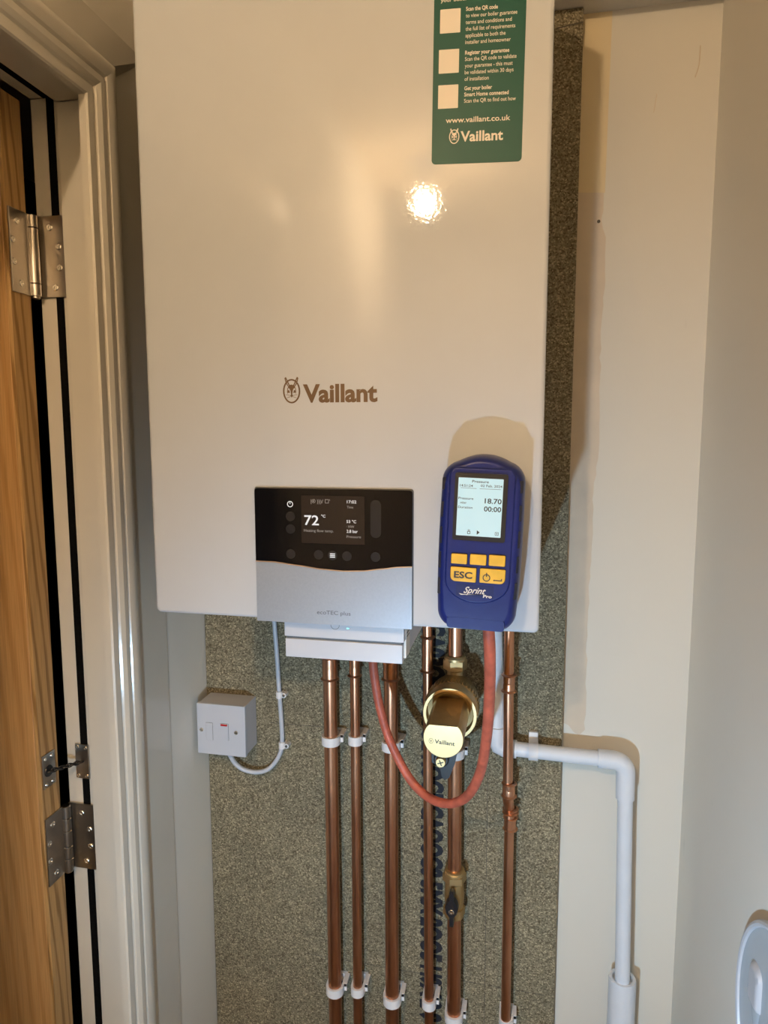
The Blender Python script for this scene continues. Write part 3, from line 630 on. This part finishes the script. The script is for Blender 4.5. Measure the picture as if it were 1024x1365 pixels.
# round nose with flats on top and right
b = bm_new(); NR = .0272; pl = []
for i in range(48):
    a = 2*math.pi*i/48; x, z = NR*math.cos(a), NR*math.sin(a)
    z = min(z, .0185); 
    pl.append((FX+x, FZ+z))
shr = lambda k: [(FX+(x-FX)*k, FZ+(z-FZ)*k) for x, z in pl]
add_stack(b, [(shr(1), .105), (shr(1), .1975), (shr(.97), .200)], F); nose = obj('filter_nose', b, 'brass_cast', mf)
b = bm_new(); add_stack(b, [(shr(.972), .2000), (shr(.972), .2006), (shr(.95), .2008)], F); cf = obj('nose_face', b, 'brass', mf, 'pale brass face with engraved name')
CF = front(-.2008)
lettering('engraved_lettering', [('Vaillant', FX-.0115, FZ-.0070, .0058, .0270, .022, 0, -.05)], 'dark_print', cf, CF, .0001)
b = bm_new(); add_ring(b, ring_pts(FX-.0162, FZ-.0042, .0030, .0038, 20), ring_pts(FX-.0162, FZ-.0042, .0025, .0033, 20), CF, 0, .0001); add_prism(b, [(FX-.0177, FZ-.002), (FX-.0162, FZ-.0065), (FX-.0147, FZ-.002), (FX-.0162, FZ-.004)], CF, 0, .0001); obj('engraved_emblem', b, 'dark_print', cf)
# drain screw and black knob below the nose
b = bm_new(); add_lathe(b, (FX-.0035, -.172, FZ-.0345), (0, -1, 0), [(.0100, 0), (.0105, .010), (.0105, .018), (.0085, .020)], 24); obj('drain_boss', b, 'black', mf)
b = bm_new(); add_lathe(b, (FX-.0035, -.188, FZ-.0345), (0, -1, 0), [(.0064, 0), (.0068, .002), (.0068, .010), (.0060, .012)], 28); ds = obj('drain_screw', b, 'brass', mf)
b = bm_new(); DF = front(-.2000); cx, cz = FX-.0035, FZ-.0345
for a in (.35, .35+math.pi/2):
    d = Vector((math.cos(a), math.sin(a))); n = Vector((-d.y, d.x)); add_prism(b, [tuple(Vector((cx, cz))+d*s*.0042+n*t*.0007) for s, t in ((1, 1), (-1, 1), (-1, -1), (1, -1))], DF, 0, .0002)
obj('screw_slot', b, 'dark_print', ds)
b = bm_new(); add_prism(b, [(FX-.0190, FZ-.024), (FX+.0175, FZ-.024), (FX+.0140, FZ-.044), (FX+.0060, FZ-.0660), (FX-.0005, FZ-.0700), (FX-.0045, FZ-.0640), (FX-.0070, FZ-.050), (FX-.0180, FZ-.046)], F, .160, .178); obj('drain_lever', b, 'black', mf)
# top connection
b = bm_new(); add_lathe(b, (xat(*E_, 1.2), PY, 1.178), (0, 0, 1), [(.0150, 0), (.0135, .006), (.0125, .020), (.0145, .023)], 32); obj('neck', b, 'brass', mf)
def hexnut(b, x, z0, z1, r, ch=.0012):
    hx = lambda k: [(x+r*k*math.cos(math.radians(60*i+12)), PY+r*k*math.sin(math.radians(60*i+12))) for i in range(6)]
    add_stack(b, [(hx(.9), z0), (hx(1), z0+ch), (hx(1), z1-ch), (hx(.88), z1)], lambda u, v, hh: Vector((u, v, hh)))
b = bm_new(); hexnut(b, xat(*E_, 1.21), 1.2000, 1.2165, .0185); obj('hex_nut', b, 'brass', mf)
b = bm_new(); add_lathe(b, (xat(*E_, 1.22), PY, 1.2155), (0, 0, 1), [(.0168, 0), (.0168, .0035), (.0140, .0065), (.0113, .0070)], 32); obj('collar', b, 'brass', mf)
b = bm_new(); add_lathe(b, (xat(*E_, 1.12), PY, 1.100), (0, 0, 1), [(.0125, 0), (.0150, .003), (.0150, .030)], 32); obj('lower_neck', b, 'brass', mf)

# ball valve ---------------------------------------------------------------
VX = xat(*E_, .83); vz = .878
bv = thing('isolating_valve', 'brass isolating valve with black butterfly lever on the pipe below the filter', 'valve', (VX, PY, .79))
b = bm_new(); add_lathe(b, (VX, PY, .790), (0, 0, 1), [(.0115, 0), (.0150, .002), (.0165, .010), (.0165, .016), (.0140, .019), (.0150, .026), (.0158, .040), (.0150, .055), (.0140, .060), (.0160, .064)], 36); obj('valve_body', b, 'brass_cast', bv)
b = bm_new(); hexnut(b, VX, .7945, .8095, .0178); obj('hex_nut', b, 'brass_cast', bv)
b = bm_new(); hexnut(b, VX, .852, .8655, .0190); obj('hex_nut', b, 'brass', bv)
b = bm_new(); add_lathe(b, (VX, PY, .8650), (0, 0, 1), [(.0165, 0), (.0165, .003), (.0150, .0045), (.0155, .0065), (.0112, .0080)], 36); obj('collar', b, 'brass', bv)
b = bm_new(); add_cyl(b, (VX-.001, PY-.010, .827), (VX-.001, PY-.028, .827), .0072, 20); obj('spindle', b, 'brass', bv)
b = bm_new(); vx, vzz = VX-.001, .8245
lev = [(-.0028, .0300), (.0028, .0310), (.0045, .0230), (.0035, .0180), (.0090, .0110), (.0105, .0030), (.0085, -.0055), (.0040, -.0120), (.0035, -.0280), (-.0030, -.0280), (-.0035, -.0120), (-.0085, -.0060), (-.0105, .0030), (-.0085, .0110), (-.0035, .0180), (-.0045, .0230)]
add_stack(b, [([(vx+x, vzz+z) for x, z in lev], .0745), ([(vx+x, vzz+z) for x, z in lev], .0830), ([(vx+x*.82, vzz+z*.94) for x, z in lev], .0855)], F); lv = obj('lever', b, 'black', bv, 'black butterfly lever')
b = bm_new(); add_lathe(b, (vx, -.0850, vzz-.001), (0, -1, 0), [(.0044, 0), (.0044, .0018), (.0036, .0026), (.0022, .0026), (.0018, .0016), (0, .0016)], 20); obj('lever_screw', b, 'steel_bright', lv)

# ================================================================= FUSED SPUR
fs_ = thing('fused_spur', 'white square fused spur box with a red indicator, left of the pipes', 'switch', (-.054, -.018, 1.078))
sx0, sx1, sz0, sz1 = -.1000, -.0148, 1.0320, 1.1190
b = bm_new(); add_box(b, (sx0+.0012, -.0615, sz0+.001), (sx1-.0008, -.018, sz1-.001), .0020); obj('back_box', b, 'white_plastic_dull', fs_)
b = bm_new(); add_box(b, (sx0, -.0690, sz0), (sx1, -.0612, sz1), .0018); obj('face_plate', b, 'white_plastic', fs_)
SPF = front(-.069)
b = bm_new(); add_prism(b, rrect(-.0838, 1.0570, -.0716, 1.0870, .0008, 2), SPF, -.001, .0002); obj('fuse_surround', b, 'grey_print', fs_)
b = bm_new(); add_stack(b, [(rrect(-.0834, 1.0574, -.0720, 1.0866, .0006, 2), .069), (rrect(-.0834, 1.0574, -.0720, 1.0866, .0006, 2), .0698), (rrect(-.0828, 1.0580, -.0726, 1.0860, .0006, 2), .0702)], F); obj('fuse_carrier', b, 'white_plastic', fs_)
b = bm_new(); add_prism(b, rrect(-.0586, 1.0584, -.0436, 1.0876, .0008, 2), SPF, -.001, .0002); obj('switch_surround', b, 'grey_print', fs_)
b = bm_new(); add_stack(b, [(rrect(-.0582, 1.0588, -.0440, 1.0872, .0006, 2), .069), (rrect(-.0582, 1.0588, -.0440, 1.0872, .0006, 2), .0700), (rrect(-.0576, 1.0594, -.0446, 1.0840, .0006, 2), .0712)], F); rk = obj('rocker', b, 'white_plastic', fs_)
b = bm_new(); add_box(b, (-.0568, -.0720, 1.0840), (-.0452, -.0700, 1.0866), .0004, 1); obj('red_indicator', b, 'red', rk)
for x, z in ((-.0920, 1.0735), (-.0310, 1.0735)):
    b = bm_new(); add_lathe(b, (x, -.069, z), (0, -1, 0), [(.0036, 0), (.0034, .0006), (.0026, .0012), (0, .0013)], 18); s_ = obj('screw', b, 'steel_bright', fs_)
    b = bm_new(); add_box(b, (x-.0026, -.0704, z-.0004), (x+.0026, -.0700, z+.0004)); obj('screw_slot', b, 'dark_print', s_)
# flex cable + clips
cp = [(.0195, -.030, 1.3490), (.0210, -.028, 1.300), (.0225, -.026, 1.2517), (.0254, -.0250, 1.1981), (.0281, -.0245, 1.1337), (.0310, -.0245, 1.0817), (.0315, -.0245, 1.0420), (.0255, -.0250, 1.0180), (.0095, -.0270, .9960), (-.0110, -.0300, .9880), (-.0340, -.0340, .9920), (-.0480, -.0380, 1.0040), (-.0560, -.0420, 1.0215), (-.0575, -.0430, 1.0308)]
b = bm_new(); add_tube(b, cp, .0038, 14, n=8); tag(obj('power_cable', b, 'white_plastic'), 'white round cable curving from the boiler down into the fused spur', 'cable')
def cable_clip(x, z, lb):
    t = thing('cable_clip', lb, 'clip', (x, -.018, z), 'round cable clips on the white cable')
    b = bm_new(); pl = []
    for i in range(13): a = math.radians(180+180*i/12); pl.append((x+.0056*math.cos(a), -.0245+.0056*math.sin(a)))
    pl += [(x+.0056, -.018), (x+.004, -.018)]
    for i in range(12, -1, -1): a = math.radians(180+180*i/12); pl.append((x+.0041*math.cos(a), -.0245+.0041*math.sin(a)))
    pl += [(x-.004, -.018), (x-.0056, -.018)]
    add_prism(b, pl, lambda u, v, hh: Vector((u, v, hh)), z-.0058, z+.0058); obj('clip_hook', b, 'clip_plastic', t)
    b = bm_new(); add_cyl(b, (x+.0095, -.018, z+.001), (x+.0095, -.030, z+.001), .0042, 16); add_box(b, (x+.005, -.026, z-.003), (x+.009, -.018, z+.0045)); obj('nail_boss', b, 'clip_plastic', t)
    b = bm_new(); add_cyl(b, (x+.0095, -.030, z+.001), (x+.0095, -.0312, z+.001), .0023, 12); obj('nail', b, 'steel', t)
cable_clip(.0284, 1.126, 'upper cable clip, level with the top of the spur box'); cable_clip(.0315, 1.038, 'lower cable clip, where the white cable starts to curve')

# ================================================================= WHITE WASTE PIPE
wp = thing('waste_pipe', 'white plastic condensate pipe stepping across the board and down the wall', 'pipe', (.5, -.045, 0))
WY = -.0415; XV0, ZH0, ZH1, XV1 = .3895, 1.0765, 1.0725, .5800
wr_ = .0112
b = bm_new(); add_cyl(b, (.3838-.004, WY, 1.349), (XV0, WY, 1.095), wr_, 24); obj('pipe', b, 'pvc', wp)
b = bm_new(); add_cyl(b, (XV0+.02, WY, ZH0), (XV1-.02, WY, ZH1), wr_, 24); obj('pipe', b, 'pvc', wp)
b = bm_new(); add_cyl(b, (XV1, WY, ZH1-.02), (.5905, WY, .60), wr_, 24); obj('pipe', b, 'pvc', wp)
er = .0137
b = bm_new(); add_tube(b, [(XV0-.0003, WY, ZH0+.034), (XV0, WY, ZH0+.010), (XV0+.003, WY, ZH0+.003), (XV0+.010, WY, ZH0), (XV0+.030, WY, ZH0-.0006)], er, 24, smooth=False); obj('elbow', b, 'pvc', wp)
n = 8; arc = [(XV1-.0405, WY, ZH1+.0008), (XV1-.0165, WY, ZH1+.0003)] + [(XV1-.0165+.0165*math.sin(math.radians(a)), WY, ZH1-.0165+.0165*math.cos(math.radians(a))) for a in (15, 30, 45, 60, 75, 90)] + [(XV1+.0006, WY, ZH1-.058)]
b = bm_new(); add_tube(b, arc, er, 24, smooth=False); obj('elbow', b, 'pvc', wp)
b = bm_new(); add_lathe(b, (.5885, WY+.004, 0.02), (0, 0, 1), [(.0205, 0), (.0205, .694), (.0195, .698), (.0150, .698), (.0145, .690)], 32); obj('wide_socket_pipe', b, 'pvc', wp, 'wider white plastic pipe at the bottom')
t = thing('waste_pipe_clip', 'flat white clip holding the horizontal waste pipe to the board', 'clip', (.4445, -.018, 1.076))
b = bm_new(); pl = []
cy_, cz_ = WY, 1.0755
for i in range(13): a = math.radians(90+180*i/12); pl.append((cy_+.0140*math.cos(a), cz_+.0140*math.sin(a)))
pl += [(-.018, cz_-.014), (-.018, cz_-.0118)]
for i in range(12, -1, -1): a = math.radians(90+180*i/12); pl.append((cy_+.0114*math.cos(a), cz_+.0114*math.sin(a)))
pl += [(-.018, cz_+.0118), (-.018, cz_+.0140)]
add_prism(b, pl, lambda u, v, hh: Vector((hh, u, v)), .4375, .4515); obj('clip_band', b, 'clip_plastic', t)
b = bm_new(); add_box(b, (.4375, -.026, cz_-.022), (.4515, -.018, cz_+.023), .0008, 1); obj('clip_base', b, 'clip_plastic', t)


# ================================================================= ROUND FITTING ON THE RIGHT WALL
rf = thing('round_fitting', 'round white plastic fitting with a thumb tab on the right wall', 'fitting', (XR, -.415, .955))
RC = (XR, -.437, .9640); RR = .131
b = bm_new(); add_lathe(b, RC, (-1, 0, 0), [(RR-.003, 0), (RR-.001, .005), (RR-.008, .0055), (RR-.014, .0040), (.03, .0036), (0, .0036)], 72); obj('dish', b, 'pull_grey', rf)
b = bm_new(); add_lathe(b, RC, (-1, 0, 0), [(RR, .0005), (RR+.0004, .0055), (RR-.001, .0080), (RR-.0035, .0088), (RR-.0060, .0078), (RR-.0070, .0056), (RR-.002, .0052)], 72, False); obj('rim', b, 'white_plastic', rf)
b = bm_new()
TB = lambda u, v, hh: Vector((XR-hh, u, v))
add_stack(b, [(rrect(-.372, .972, -.342, 1.018, [.012, .012, .004, .004], 5), .0034), (rrect(-.370, .973, -.344, 1.015, [.011, .010, .004, .004], 5), .0070), (rrect(-.366, .976, -.348, 1.009, [.008, .008, .003, .003], 5), .0090)], TB); obj('thumb_tab', b, 'white_plastic', rf)
b = bm_new(); add_stack(b, [([(-.344, .9722), (-.370, .9722), (-.364, .940), (-.358, .938)], .0034), ([(-.348, .9722), (-.366, .9722), (-.3625, .953), (-.3600, .952)], .006)], TB); obj('tab_rib', b, 'pull_grey', rf)

# ================================================================= CEILING LIGHT (above and behind the viewer)
cl_ = thing('ceiling_light', 'small warm pendant bulb on the ceiling behind the viewer', 'light', (LAMP[0], LAMP[1], ZC))
b = bm_new(); add_lathe(b, (LAMP[0], LAMP[1], ZC), (0, 0, -1), [(.050, 0), (.050, .008), (.046, .012), (.010, .014), (.010, ZC-LAMP[2]-.050), (.016, ZC-LAMP[2]-.046), (.016, ZC-LAMP[2]-.022)], 40); obj('ceiling_rose', b, 'white_plastic', cl_)
bulb = plain('warm_bulb', (.9, .8, .7), .3, emit=(WARM, 0)); bn = bulb.node_tree.nodes['Principled BSDF']
rad = .024; bn.inputs['Emission Strength'].default_value = LAMP_POWER/(4*math.pi*math.pi*rad*rad)
b = bm_new(); bmesh.ops.create_uvsphere(b, u_segments=24, v_segments=14, radius=rad, matrix=Matrix.Translation(LAMP)); obj('bulb', b, bulb, cl_)
for o in S.objects:
    if '_local' in o: del o['_local']
